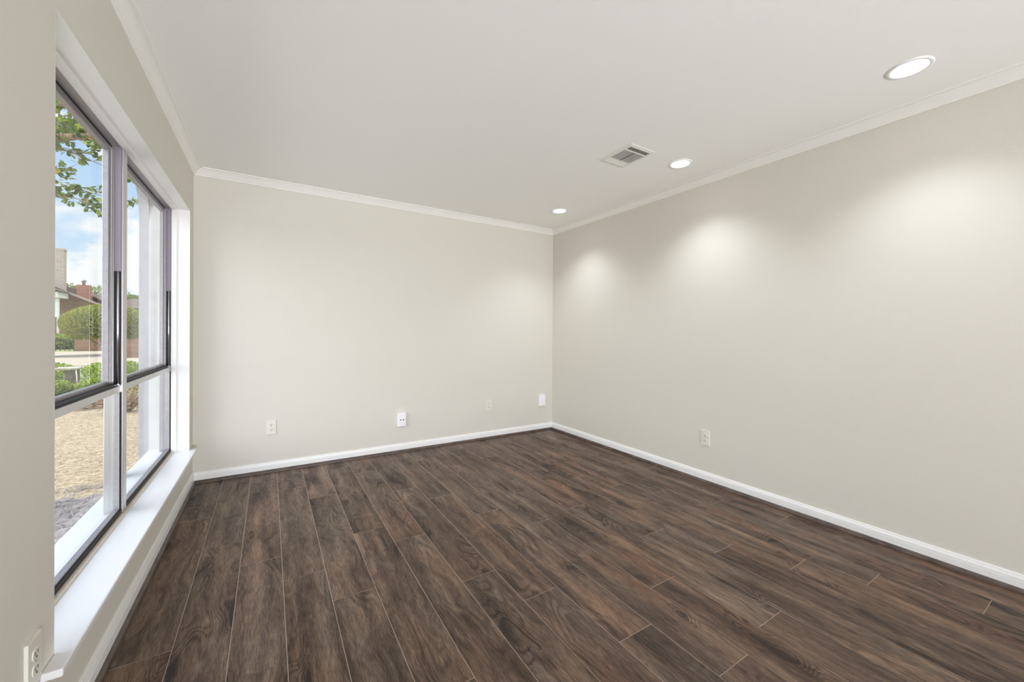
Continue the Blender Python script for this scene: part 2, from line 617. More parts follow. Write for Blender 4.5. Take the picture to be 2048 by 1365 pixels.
ZR0, ZR1 = 0.8885, 0.921       # meeting rail
for (u0, u1) in ((Y0 + 0.004, MU0), (MU1, Y1 - 0.004)):
    # upper sash, set further out
    m = MB()
    xs0, xs1 = -0.164, -0.142
    m.box(xs0, xs1, u0, u0 + 0.040, ZR1 + 0.004, Z1 - 0.009)
    m.box(xs0, xs1, u1 - 0.042, u1 - 0.003, ZR1 + 0.004, Z1 - 0.009)
    m.box(xs0, xs1, u0 + 0.040, u1 - 0.042, Z1 - 0.038, Z1 - 0.009)
    m.box(xs0, xs1, u0 + 0.040, u1 - 0.042, ZR1 + 0.004, ZR1 + 0.024)
    us = wpart(m, 'upper_sash', M_alu, 0.002)
    m = MB()
    m.box(-0.160, -0.156, u0 + 0.036, u1 - 0.038, ZR1 + 0.02, Z1 - 0.034)
    wpart(m, 'glass_pane', M_glass, parent=us)
    m = MB()
    m.box(xs1, xs1 + 0.0025, u1 - 0.007, u1 - 0.0035, ZR1 + 0.02, Z1 - 0.02)
    wpart(m, 'sash_edge', M_trim, parent=us, label='pale edge strip of the sash')
    # black gaps above and below the upper sash
    m = MB()
    m.box(-0.164, -0.1405, u0, u1, Z1 - 0.009, Z1 - 0.0045)
    m.box(-0.141, -0.116, u0, u1, ZR1 - 0.004, ZR1 + 0.008)
    wpart(m, 'weather_strip', M_black, label='black weather strip round the upper sash')
    # lower light
    m = MB()
    ls0, ls1 = -0.132, -0.110
    m.box(ls0, ls1, u0, u0 + 0.010, Z0 + 0.024, ZR0)
    m.box(ls0, ls1, u1 - 0.010, u1, Z0 + 0.024, ZR0)
    m.box(ls0, ls1, u0 + 0.010, u1 - 0.010, Z0 + 0.022, Z0 + 0.031)
    lsh = wpart(m, 'lower_sash', M_alu, 0.0015)
    m = MB()
    m.box(-0.126, -0.122, u0 + 0.006, u1 - 0.006, Z0 + 0.028, ZR0 + 0.003)
    wpart(m, 'glass_pane', M_glass, parent=lsh)
    m = MB()
    m.box(-0.134, -0.1085, u0 + 0.001, u1 - 0.012, ZR0, ZR1 - 0.007)
    m.box(-0.134, -0.1065, u0 + 0.001, u1 - 0.012, ZR1 - 0.007, ZR1 - 0.002)
    m.box(-0.134, -0.107, u1 - 0.012, u1 - 0.001, ZR0 - 0.002, ZR1)
    mr = wpart(m, 'meeting_rail', M_alu_light, 0.0015, lsh)
    m = MB()
    m.box(-0.117, -0.1085, u1 - 0.028, u1 - 0.016, ZR1 - 0.002, ZR1 + 0.006)
    m.tube([(-0.1125, u1 - 0.022, ZR1 + 0.005), (-0.1125, u1 - 0.022, ZR1 + 0.010)], 0.004, 12)
    wpart(m, 'latch', M_tube, 0.001, lsh)
    # balance channel on the far jamb of each unit
    m = MB()
    m.box(-0.132, FX - 0.003, u1 - 0.0075, u1 - 0.001, 1.468, Z1 - 0.012)
    wpart(m, 'balance_cover', M_cover, 0.003, label='purplish grey plastic cover over the sash balance')
    m = MB()
    m.box(-0.133, FX - 0.003, u1 - 0.0015, u1 - 0.0002, ZR1 + 0.002, 1.468)
    wpart(m, 'balance_groove', M_black, label='black groove of the sash balance')
    m = MB()
    m.tube([(-0.1175, u1 - 0.006, ZR1 + 0.004), (-0.1175, u1 - 0.006, 1.468)], 0.0052, 12)
    wpart(m, 'balance_tube', M_tube, label='polished metal balance tube')

# ------------------------------------------------------------------ exterior wall leaf, ledge and arched screen
m = MB()
E0, E1 = Y0 - 0.12, 3.856
EZ1 = 2.32
LZ = 0.301
XO = -0.305
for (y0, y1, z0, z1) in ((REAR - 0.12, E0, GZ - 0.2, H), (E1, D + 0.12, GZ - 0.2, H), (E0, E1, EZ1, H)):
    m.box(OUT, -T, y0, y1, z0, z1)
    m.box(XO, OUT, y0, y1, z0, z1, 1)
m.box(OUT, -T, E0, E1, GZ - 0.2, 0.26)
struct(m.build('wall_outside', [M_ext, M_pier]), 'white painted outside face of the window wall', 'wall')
m = MB()
m.prism([(-0.1365, 0.26), (OUT, 0.26), (OUT, LZ - 0.001), (-0.1365, LZ + 0.006)], lambda x, z_: (x, E0, z_), lambda x, z_: (x, E1, z_))
struct(m.build('trim_4', M_ledge), 'white ledge outside the window', 'ledge')
# narrow pier carrying a flat arch over the far unit
m = MB()
P1a, P1b = 3.19, 3.285
pts = [(P1a, GZ - 0.1), (P1b, GZ - 0.1), (P1b, 1.98)]
cyc, rx, zs, rz = (P1b + E1) / 2, (E1 - P1b) / 2, 1.98, 0.31
for k in range(1, 24):
    an = math.pi * (1 - k / 24)
    pts.append((cyc + rx * math.cos(an), zs + rz * math.sin(an)))
pts += [(E1, 1.98), (E1, EZ1), (P1a, EZ1)]
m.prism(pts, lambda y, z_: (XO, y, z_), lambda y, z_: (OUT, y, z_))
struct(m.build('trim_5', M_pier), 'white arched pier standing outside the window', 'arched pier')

# ------------------------------------------------------------------ wall plates
M_plate = material('ivory_plastic', (0.75, 0.735, 0.655), 0.35)
M_plate2 = material('white_plastic', (0.90, 0.90, 0.93), 0.3)
M_slot = material('dark_slot', (0.05, 0.045, 0.04), 0.6)
M_screw = material('plate_screw', (0.62, 0.60, 0.54), 0.35, 0.6)


def outlet(label, loc, rz, group='duplex outlets', h=0.118, w=0.073, th=0.0065):
    """built facing -Y with its back on the wall at local y = 0"""
    o = thing('wall_outlet', label, 'outlet', loc, group)
    o.rotation_euler = (0, 0, rz)
    m = MB()
    hw, hh = w / 2, h / 2
    c = 0.004
    pr = [(-hw + 0.001, 0), (-hw, -0.002), (-hw + c * 0.6, -th), (hw - c * 0.6, -th), (hw, -0.002), (hw - 0.001, 0)]
    m.prism(pr, lambda x, y: (x, y, -hh), lambda x, y: (x, y, hh))
    m.build('cover_plate', M_plate, o, 0.0015)
    for s in (1, -1):
        zc = s * 0.0195
        m = MB()
        ring = []
        for k in range(24):
            an = 2 * math.pi * k / 24
            ring.append((0.0172 * math.cos(an), max(-0.0135, min(0.0135, 0.0172 * math.sin(an)))))
        m.prism(ring, lambda x, z_: (x, -th - 0.0022, z_ + zc), lambda x, z_: (x, -th + 0.001, z_ + zc))
        rc = m.build('receptacle', M_plate, o, 0.0006)
        y1 = -th - 0.0027
        for dx, hh2 in ((-0.0064, 0.0044), (0.0064, 0.0036)):
            m = MB()
            m.box(dx - 0.0013, dx + 0.0013, y1, -th, zc + 0.003 - hh2, zc + 0.003 + hh2)
            m.build('slot', M_slot, rc)
        m = MB()
        m.prism([(0.0028 * math.cos(a), 0.0028 * math.sin(a)) for a in [2 * math.pi * k / 12 for k in range(12)]],
                lambda x, z_: (x, y1, zc - 0.0075 + z_), lambda x, z_: (x, -th, zc - 0.0075 + z_))
        m.build('ground_hole', M_slot, rc)
    m = MB()
    m.prism([(0.0034 * math.cos(a), 0.0034 * math.sin(a)) for a in [2 * math.pi * k / 14 for k in range(14)]],
            lambda x, z_: (x, -th - 0.001, z_), lambda x, z_: (x, -th + 0.001, z_))
    m.build('screw', M_screw, o)
    return o


outlet('ivory duplex outlet low on the far wall, the one nearest the window', (0.519, D, 0.373), 0)
outlet('small ivory duplex outlet on the far wall between the two white devices', (2.593, D, 0.369), 0)
outlet('ivory duplex outlet low on the right wall by itself', (WD, 1.872, 0.354), -math.pi / 2)
outlet('big ivory duplex outlet cut by the bottom edge, left of the window sill', (0, 1.4525, 0.362), math.pi / 2, th=0.008, h=0.123, w=0.071)

# white plug-in device with two dark sockets
o = thing('plug_adapter', 'white plug-in adapter box with two dark sockets on the far wall', 'adapter', (1.612, D, 0.3185))
m = MB()
m.box(-0.041, 0.041, -0.032, 0, -0.064, 0.064)
m.build('housing', M_plate2, o, 0.005)
m = MB()
m.box(-0.029, 0.029, -0.0335, -0.0315, -0.046, 0.042)
fp = m.build('face_panel', M_plate2, o, 0.0008)
for dx in (-0.011, 0.014):
    m = MB()
    m.box(dx - 0.0055, dx + 0.0055, -0.0342, -0.033, -0.004, 0.0065)
    m.build('socket', M_slot, fp)
# white cover near the corner
o = thing('wall_plate', 'plain white wall plate on the far wall close to the corner', 'wall plate', (3.318, D, 0.3645))
m = MB()
m.box(-0.0435, 0.0435, -0.022, 0, -0.066, 0.066)
m.build('back_box', M_plate2, o, 0.004)
m = MB()
m.box(-0.033, 0.033, -0.0245, -0.0215, -0.054, 0.030)
m.build('rocker', M_plate2, o, 0.0015)

# ------------------------------------------------------------------ recessed lights
M_ring = material('white_light_trim', (0.86, 0.86, 0.86), 0.35)
M_lens = bpy.data.materials.new('lit_lens')
M_lens.use_nodes = True
bl = bsdf(M_lens)
bl.inputs['Base Color'].default_value = (0.9, 0.9, 0.9, 1)
bl.inputs['Emission Color'].default_value = (1.0, 0.985, 0.95, 1)
bl.inputs['Emission Strength'].default_value = 9.0
LAMP_W = 31.0


def downlight(loc, label, power=LAMP_W):
    o = thing('recessed_light', label, 'ceiling light', loc, 'recessed ceiling lights')
    m = MB()
    m.lathe([(0.0635, -0.0005), (0.0635, -0.004), (0.068, -0.0065), (0.078, -0.006), (0.0815, -0.003), (0.0815, -0.0003)], (0, 0, 0), 48)
    m.build('trim_ring', M_ring, o)
    m = MB()
    m.lathe([(0, -0.0045), (0.050, -0.0042), (0.0640, -0.0030)], (0, 0, 0), 48)
    m.build('lens', M_lens, o)
    d = bpy.data.lights.new('lamp', 'SPOT')
    d.energy = power
    d.spot_size = R(118)
    d.spot_blend = 1.0
    d.shadow_soft_size = 0.045
    d.color = (0.93, 0.965, 1.03)
    l = bpy.data.objects.new('lamp', d)
    COL.objects.link(l)
    l.parent = o
    l.location = (0, 0, -0.055)
    return o


downlight((3.046, 0.607, H), 'lit recessed ceiling light nearest the camera, largest of the three', LAMP_W * 0.85)
downlight((3.074, 1.835, H), 'lit recessed ceiling light right beside the air vent')
downlight((3.039, 3.212, H), 'lit recessed ceiling light by the far corner, smallest of the three')

# ------------------------------------------------------------------ ceiling vent
M_vent = material('vent_enamel', (0.80, 0.78, 0.72), 0.4)
M_duct = material('dark_duct', (0.05, 0.04, 0.035), 0.8)
vx, vy = 2.646, 1.960
o = thing('air_vent', 'white louvred air vent in the ceiling', 'vent', (vx, vy, H))
hx, hy, bw = 0.122, 0.151, 0.026
m = MB()
outer_ = [(-hx, -hy), (hx, -hy), (hx, hy), (-hx, hy)]
inner_ = [(-hx + bw, -hy + bw), (hx - bw, -hy + bw), (hx - bw, hy - bw), (-hx + bw, hy - bw)]
vo_ = [m.bm.verts.new((x, y, -0.0005)) for x, y in outer_]
vb_ = [m.bm.verts.new((x * 0.985, y * 0.985, -0.004)) for x, y in outer_]
vi_ = [m.bm.verts.new((x, y, -0.0085)) for x, y in inner_]
vj_ = [m.bm.verts.new((x, y, -0.0015)) for x, y in inner_]
for ra, rb in ((vo_, vb_), (vb_, vi_), (vi_, vj_)):
    for k in range(4):
        m.bm.faces.new((ra[k], ra[(k + 1) % 4], rb[(k + 1) % 4], rb[k]))
m.build('frame', M_vent, o)
m = MB()
m.box(-hx + bw, hx - bw, -hy + bw, hy - bw, -0.0012, -0.0004)
m.build('duct_opening', M_duct, o)
ya, yb = -hy + bw, hy - bw
secs = [(ya, ya + 0.044, 34, 5), (ya + 0.053, yb - 0.060, 62, 13), (yb - 0.051, yb, -32, 6)]
for (s0, s1, ang, n) in secs:
    for k in range(n):
        yc = s0 + (s1 - s0) * (k + 0.5) / n
        m = MB()
        w2 = 0.0046 if n != 13 else 0.0034
        rot = Matrix.Translation((0, yc, -0.0058)) @ Matrix.Rotation(R(ang), 4, 'X')
        m.box(-hx + bw, hx - bw, -w2, w2, -0.0004, 0.0004, rot=rot)
        m.build('louvre', M_vent, o)
for yc in (ya + 0.0485, yb - 0.0555):
    m = MB()
    m.box(-hx + bw, hx - bw, yc - 0.0045, yc + 0.0045, -0.0088, -0.002)
    m.build('crossbar', M_vent, o)
m = MB()
m.box(-0.0015, 0.0015, ya + 0.053, yb - 0.060, -0.0095, -0.003)
m.build('divider', M_duct, o)
for xx in (-0.012, 0.030):
    m = MB()
    m.box(xx - 0.001, xx + 0.001, hy - 0.018, hy - 0.015, -0.024, -0.006)
    m.build('lever', M_vent, o)

# ================================================================== outside
M_gravel = material('tan_gravel', rough=0.9)
t = M_gravel.node_tree
tcn = nd(t, 'ShaderNodeTexCoord')
vg = nd(t, 'ShaderNodeTexVoronoi', Scale=48.0)
lk(t, tcn.outputs['Object'], vg.inputs['Vector'])
sc_ = nd(t, 'ShaderNodeSeparateColor')
lk(t, vg.outputs['Color'], sc_.inputs[0])
gc = ramp(t, sc_.outputs[0], [(0.0, (0.18, 0.125, 0.072)), (0.3, (0.30, 0.228, 0.138)), (0.7, (0.40, 0.31, 0.195)), (1.0, (0.52, 0.42, 0.29))])
ng = nd(t, 'ShaderNodeTexNoise', Scale=1.2, Detail=3.0)
lk(t, tcn.outputs['Object'], ng.inputs[0])
gc = mixc(t, ramp(t, ng.outputs[0], [(0.45, 0.0), (0.75, 0.4)]), gc, (0.43, 0.33, 0.215))
lk(t, gc, bsdf(M_gravel).inputs['Base Color'])
bpn = nd(t, 'ShaderNodeBump', Strength=0.9, Distance=0.02)
lk(t, vg.outputs['Distance'], bpn.inputs['Height'])
lk(t, bpn.outputs[0], bsdf(M_gravel).inputs['Normal'])

M_concrete = material('pale_concrete', rough=0.85)
noise_color(M_concrete, 1.5, [(0.3, (0.34, 0.285, 0.21)), (0.7, (0.41, 0.345, 0.26))], 5)
M_reflector = material('pale_reflector', rough=0.85)
noise_color(M_reflector, 2.0, [(0.3, (0.78, 0.75, 0.70)), (0.7, (0.86, 0.83, 0.78))], 5)
M_grass = material('lawn_grass', rough=0.9)
noise_color(M_grass, 3, [(0.3, (0.12, 0.16, 0.05)), (0.7, (0.30, 0.33, 0.12))], 6)
M_shade_bed = material('shaded_bark_bed', rough=0.95)  # the house's shade on the ground is put into this grey
noise_color(M_shade_bed, 30, [(0.3, (0.13, 0.115, 0.11)), (0.55, (0.22, 0.20, 0.195)), (0.75, (0.34, 0.31, 0.30))], 6)
M_shade_shred = material('shaded_bark', rough=0.9)
noise_color(M_shade_shred, 11, [(0.3, (0.12, 0.105, 0.10)), (0.7, (0.31, 0.28, 0.27))], 3)
M_mulch = material('brown_leaf_mulch', rough=0.95)
noise_color(M_mulch, 22, [(0.3, (0.11, 0.06, 0.03)), (0.6, (0.27, 0.165, 0.095)), (0.8, (0.42, 0.29, 0.19))], 6)

m = MB()
m.quad([(-60, -20, GZ), (20, -20, GZ), (20, 10.6, GZ), (-60, 10.6, GZ)])
struct(m.build('ground', M_gravel), 'tan gravel yard outside the window', 'ground')
m = MB()  # unseen pale slab added to throw sunlight up through the window
m.prism([(-7.0, -8.0), (-2.45, -8.0), (-2.45, 8.6), (-7.0, 8.6)], lambda x, y: (x, y, GZ - 0.08), lambda x, y: (x, y, GZ + 0.02))
struct(m.build('ground_reflector', M_reflector), 'unseen added pale walk along the house', 'reflector')
m = MB()
m.quad([(-60, 10.6, GZ), (20, 10.6, GZ), (20, 120, GZ), (-60, 120, GZ)])
struct(m.build('ground_lawn', M_grass), 'green lawn strip beyond the gravel', 'lawn')
m = MB()
m.prism([(-40, 21.5), (-2.6, 20.2), (-6.4, 33.0), (-40, 33.0)], lambda x, y: (x, y, GZ - 0.1), lambda x, y: (x, y, GZ + 0.012))
struct(m.build('ground_driveway', M_concrete), 'pale concrete driveway beyond the shrubs', 'driveway')
# grey bark bed standing in for the house's shade at the wall foot, ragged where it meets the gravel
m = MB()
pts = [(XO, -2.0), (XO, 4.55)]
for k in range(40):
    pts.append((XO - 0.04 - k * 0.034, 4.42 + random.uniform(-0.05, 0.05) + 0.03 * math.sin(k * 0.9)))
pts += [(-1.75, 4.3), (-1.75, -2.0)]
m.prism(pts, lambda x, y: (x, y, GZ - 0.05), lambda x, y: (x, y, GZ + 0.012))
struct(m.build('ground_shade_bed', M_shade_bed), 'grey bark bed with house shade in its colour at the foot of the window wall', 'shade bed')
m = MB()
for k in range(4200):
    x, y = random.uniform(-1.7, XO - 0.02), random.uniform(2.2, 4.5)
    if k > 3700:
        y = random.gauss(4.66, 0.035)  # thin dark streak of shade laid beyond the bed
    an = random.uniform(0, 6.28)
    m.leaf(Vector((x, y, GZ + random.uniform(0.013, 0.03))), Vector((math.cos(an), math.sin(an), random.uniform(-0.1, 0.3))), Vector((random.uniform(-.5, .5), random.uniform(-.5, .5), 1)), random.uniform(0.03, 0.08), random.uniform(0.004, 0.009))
tag(m.build('shade_bark_shreds', M_shade_shred, recalc=False), 'grey shredded bark deepening the painted shade of the bed under the window', 'bark', kind='stuff')
# leaf mulch: scattered dry leaves on a low mound
m = MB()
for k in range(5200):
    y = random.uniform(9.15, 10.6)
    x = random.uniform(-4.2, -0.8)
    if random.random() > 0.35 + (y - 9.15) * 0.9:
        continue
    p = Vector((x, y, GZ + random.uniform(0.006, 0.05)))
    an = random.uniform(0, 6.28)
    m.leaf(p, Vector((math.cos(an), math.sin(an), random.uniform(-0.2, 0.35))), Vector((random.uniform(-.5, .5), random.uniform(-.5, .5), 1)), random.uniform(0.05, 0.1), random.uniform(0.025, 0.05))
tag(m.build('leaf_mulch', M_mulch, recalc=False), 'brown dry leaf mulch at the foot of the shrubs', 'mulch', kind='stuff')


def leaf_material(name, dark, mid, light, scale=9.0, trans=0.35):
    mm = material(name, rough=0.5, spec=0.4)
    tt = mm.node_tree
    g_ = nd(tt, 'ShaderNodeNewGeometry')
    c_ = ramp(tt, g_.outputs['Random Per Island'], [(0.0, dark), (0.5, mid), (1.0, light)])
    bb_ = bsdf(mm)
    lk(tt, c_, bb_.inputs['Base Color'])
    tl = nd(tt, 'ShaderNodeBsdfTranslucent')
    lk(tt, c_, tl.inputs[0])
    mx = nd(tt, 'ShaderNodeMixShader', Fac=trans)
    out = [n for n in tt.nodes if n.type == 'OUTPUT_MATERIAL'][0]
    lk(tt, bb_.outputs[0], mx.inputs[1])
    lk(tt, tl.outputs[0], mx.inputs[2])
    lk(tt, mx.outputs[0], out.inputs[0])
    return mm


M_shrub = leaf_material('shrub_leaves', (0.14, 0.20, 0.03), (0.30, 0.38, 0.06), (0.55, 0.62, 0.12))
M_topi = leaf_material('topiary_leaves', (0.15, 0.17, 0.03), (0.32, 0.33, 0.06), (0.56, 0.55, 0.13))
M_myrtle = leaf_material('myrtle_leaves', (0.08, 0.13, 0.03), (0.17, 0.25, 0.05), (0.38, 0.45, 0.08), trans=0.5)
M_orange = leaf_material('turning_leaves', (0.45, 0.20, 0.06), (0.60, 0.30, 0.10), (0.65, 0.42, 0.15))
M_tree = leaf_material('distant_leaves', (0.10, 0.15, 0.03), (0.22, 0.26, 0.05), (0.40, 0.38, 0.08))
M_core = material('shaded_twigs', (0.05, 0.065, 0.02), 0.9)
M_bark = material('pale_brown_bark', rough=0.85)
noise_color(M_bark, 12, [(0.3, (0.28, 0.19, 0.13)), (0.7, (0.50, 0.38, 0.28))], 5)
M_drytwig = leaf_material('dry_twigs', (0.25, 0.17, 0.08), (0.42, 0.30, 0.15), (0.60, 0.47, 0.26), trans=0.2)


def rnd_dir():
    while True:
        v = Vector((random.uniform(-1, 1), random.uniform(-1, 1), random.uniform(-1, 1)))
        if 0.05 < v.length < 1:
            return v.normalized()


def lumpy(m, c, r, n, ln, wd, flat_bottom=None, jitter=0.16, inward=0.25):
    """leaves over a lumpy ellipsoid"""
    lumps = [(rnd_dir(), random.uniform(-jitter, jitter)) for _ in range(14)]
    k = 0
    while k < n:
        d = rnd_dir()
        if flat_bottom is not None and d.z < flat_bottom:
            continue
        s = 1.0 + sum(a * max(0, d.dot(v)) ** 6 for v, a in lumps) - random.random() ** 2 * inward
        p = Vector((c[0] + d.x * r[0] * s, c[1] + d.y * r[1] * s, c[2] + d.z * r[2] * s))
        dd = (d * 0.7 + rnd_dir() * 0.9 + Vector((0, 0, 0.25))).normalized()
        m.leaf(p, dd, (d + rnd_dir() * 0.6).normalized(), ln * random.uniform(0.7, 1.3), wd * random.uniform(0.7, 1.3))
        k += 1


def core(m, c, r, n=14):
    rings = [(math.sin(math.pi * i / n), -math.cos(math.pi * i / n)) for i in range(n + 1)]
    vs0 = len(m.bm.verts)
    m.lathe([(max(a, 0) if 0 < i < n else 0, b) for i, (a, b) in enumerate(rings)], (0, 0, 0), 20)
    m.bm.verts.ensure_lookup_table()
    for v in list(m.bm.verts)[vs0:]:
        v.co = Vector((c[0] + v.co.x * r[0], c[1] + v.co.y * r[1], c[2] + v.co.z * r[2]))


# low shrubs between the gravel and the driveway
shrubs = [(-3.22, 11.55, 0.31, 0.27, 'bright green low shrub in front of the stone block, nearest the window'),
          (-2.50, 11.45, 0.27, 0.31, 'low green shrub in the front row, left of the mullion'),
          (-1.80, 11.5, 0.28, 0.36, 'low green shrub seen through the right pane above the dry twiggy bush'),
          (-4.52, 15.2, 0.54, 0.44, 'bright green low shrub behind the stone block, by the driveway'),
          (-3.20, 15.2, 0.54, 0.42, 'green low shrub right of the stone block, edge of the driveway'),
          (-2.56, 12.85, 0.40, 0.50, 'olive green low shrub just right of the white cane'),
          (-2.72, 14.0, 0.46, 0.48, 'low shrub behind the olive green one, seen beside the mullion')]
for (x, y, rr, hh, lb) in shrubs:
    o = thing('shrub', lb, 'shrub', (x, y, GZ), 'low shrubs beyond the gravel')
    m = MB()
    lumpy(m, (0, 0, hh * 0.5), (rr, rr, hh * 0.5), 2600, 0.055, 0.03, inward=0.45)
    m.build('foliage', M_shrub, o, recalc=False)
    m = MB()
    for k in range(9):
        an = 6.28 * k / 9
        m.tube([(0.04 * math.cos(an), 0.04 * math.sin(an), 0), (rr * 0.45 * math.cos(an), rr * 0.45 * math.sin(an), hh * 0.55), (rr * 0.7 * math.cos(an), rr * 0.7 * math.sin(an), hh * 0.8)], [0.012, 0.008, 0.004], 6)
    m.build('stems', M_bark, o)

# stone block among the shrubs
def rough_block(m_, amp):
    bmesh.ops.subdivide_edges(m_.bm, edges=m_.bm.edges[:], cuts=3, use_grid_fill=True)
    for v in m_.bm.verts:
        v.co += rnd_dir() * amp * random.random()


M_stone = material('weathered_stone', rough=0.95)
noise_color(M_stone, 9, [(0.3, (0.09, 0.07, 0.052)), (0.7, (0.21, 0.165, 0.125))], 6)
M_cap = material('pale_stone_cap', rough=0.9)
noise_color(M_cap, 12, [(0.3, (0.38, 0.33, 0.25)), (0.7, (0.62, 0.56, 0.46))], 4)
o = thing('stone_block', 'weathered brown stone block with pale cap among the shrubs', 'stone block', (-3.44, 13.35, GZ))
m = MB()
m.box(-0.10, 0.085, -0.12, 0.12, 0, 0.38)
rough_block(m, 0.018)
m.build('body', M_stone, o, 0.008)
m = MB()
m.box(-0.26, 0.12, -0.16, 0.16, 0.38, 0.43)
rough_block(m, 0.014)
m.build('cap', M_cap, o, 0.006)
m = MB()
m.tube([(-3.165, 12.6, 0.26), (-3.095, 12.45, GZ)], 0.012, 8)
tag(m.build('garden_cane', M_cap), 'thin white cane leaning beside the stone block', 'cane')

# dry bush
o = thing('dry_bush', 'dry twiggy brown bush on the gravel, right pane', 'bush', (-1.46, 8.75, GZ))
m = MB()
for k in range(90):
    an = random.uniform(0, 6.28)
    sp_ = random.uniform(0.05, 0.34)
    hh = random.uniform(0.2, 0.42) * (1.1 - sp_)
    p0 = Vector((0.03 * math.cos(an), 0.03 * math.sin(an), 0))
    p2 = Vector((sp_ * math.cos(an), sp_ * math.sin(an), hh))
    m.tube([p0, (p0 + p2) / 2 + Vector((0, 0, 0.03)), p2], [0.006, 0.004, 0.002], 4)
m.build('twigs', M_bark, o)
m = MB()
for k in range(700):
    an = random.uniform(0, 6.28)
    sp_ = random.uniform(0.02, 0.34)
    m.leaf(Vector((sp_ * math.cos(an), sp_ * math.sin(an), random.uniform(0.05, 0.42) * (1.1 - sp_))), rnd_dir() + Vector((0, 0, 0.6)), rnd_dir(), random.uniform(0.03, 0.06), 0.014)
m.build('dry_leaves', M_drytwig, o, recalc=False)

# round clipped tree at the edge of the driveway
TB = Vector((-6.55, 28.0, GZ))
o = thing('clipped_tree', 'round clipped green tree with forked trunk on the driveway edge', 'tree', TB)
m = MB()
cc = (-0.05, 0.3, 1.62)
cr = (1.62, 1.5, 0.98)
lumpy(m, cc, cr, 19000, 0.058, 0.036, flat_bottom=-0.82, jitter=0.06, inward=0.16)
m.build('foliage', M_topi, o, recalc=False)
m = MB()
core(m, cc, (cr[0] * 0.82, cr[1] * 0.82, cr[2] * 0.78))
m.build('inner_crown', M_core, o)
m = MB()
m.tube([(0.15, 0, 0), (0.0, 0, 0.25), (-0.35, 0, 0.55), (-0.62, 0.05, 0.78), (-0.9, 0.1, 1.0)], [0.11, 0.085, 0.06, 0.045, 0.03], 10)
m.tube([(0.0, 0, 0.2), (0.15, 0.05, 0.6), (0.35, 0.1, 1.0)], [0.08, 0.06, 0.045], 10)
m.tube([(-0.1, 0, 0.33), (-0.25, 0.1, 0.7), (-0.3, 0.15, 1.0)], [0.06, 0.045, 0.035], 10)
m.build('trunk', M_bark, o)


# ------------------------------------------------------------------ brick buildings
def brick_material(name, c1, c2, mortar, bw=0.22, bh=0.075):
    mm = material(name, rough=0.9)
    tt = mm.node_tree
    tcn_ = nd(tt, 'ShaderNodeTexCoord')
    s_ = nd(tt, 'ShaderNodeSeparateXYZ')
    lk(tt, tcn_.outputs['Object'], s_.inputs[0])
    cx_ = nd(tt, 'ShaderNodeCombineXYZ')
    lk(tt, mathn(tt, 'ADD', s_.outputs[0], s_.outputs[1]), cx_.inputs[0])
    lk(tt, s_.outputs[2], cx_.inputs[1])
    br = nd(tt, 'ShaderNodeTexBrick', Scale=1.0)
    br.inputs['Color1'].default_value = (*c1, 1)
    br.inputs['Color2'].default_value = (*c2, 1)
    br.inputs['Mortar'].default_value = (*mortar, 1)
    br.inputs['Mortar Size'].default_value = 0.008
    br.inputs['Brick Width'].default_value = bw
    br.inputs['Row Height'].default_value = bh
    lk(tt, cx_.outputs[0], br.inputs[0])
    lk(tt, br.outputs[0], bsdf(mm).inputs['Base Color'])
    return mm


M_brick = brick_material('brown_brick', (0.25, 0.135, 0.08), (0.33, 0.19, 0.12), (0.33, 0.22, 0.15), 0.4, 0.13)
M_tanbrick = brick_material('tan_brick', (0.42, 0.33, 0.27), (0.54, 0.44, 0.36), (0.66, 0.58, 0.50), 0.36, 0.13)
M_redbrick = brick_material('red_brick', (0.40, 0.17, 0.12), (0.47, 0.22, 0.155), (0.46, 0.27, 0.20), 0.36, 0.13)
M_fascia = material('white_fascia_paint', (0.74, 0.69, 0.62), 0.6)
M_rake = material('tan_rake_board', (0.52, 0.42, 0.35), 0.6)
M_roof = material('grey_brown_shingles', rough=0.95)
noise_color(M_roof, 6, [(0.3, (0.095, 0.066, 0.050)), (0.7, (0.15, 0.108, 0.082))], 5)
M_siding = material('white_lap_siding', rough=0.6)
t = M_siding.node_tree
tcn = nd(t, 'ShaderNodeTexCoord')
wvn = nd(t, 'ShaderNodeTexWave', Scale=0.9)
wvn.bands_direction = 'Z'
wvn.wave_profile = 'SAW'
lk(t, tcn.outputs['Object'], wvn.inputs[0])
lk(t, ramp(t, wvn.outputs[0], [(0.0, (0.55, 0.55, 0.54)), (0.08, (0.82, 0.82, 0.80)), (1.0, (0.86, 0.86, 0.84))]), bsdf(M_siding).inputs['Base Color'])
M_metal = material('galvanised_metal', (0.50, 0.50, 0.50), 0.4, 0.8)

hs = thing('brick_house', 'brown brick house with sloping gable and tan chimney beyond the driveway', 'house', (-13, 40, GZ))
hl = Vector((-13, 40, GZ))


def hp(m, name, mat, parent=hs, off=hl, bevel=0.0):
    bmesh.ops.translate(m.bm, vec=-off, verts=m.bm.verts[:])
    return m.build(name, mat, parent, bevel)


# gable wall facing the window; roof falls to the right
def rake_z(x):
    return 3.685 - (x + 11.449) * (0.8464 / 1.72)


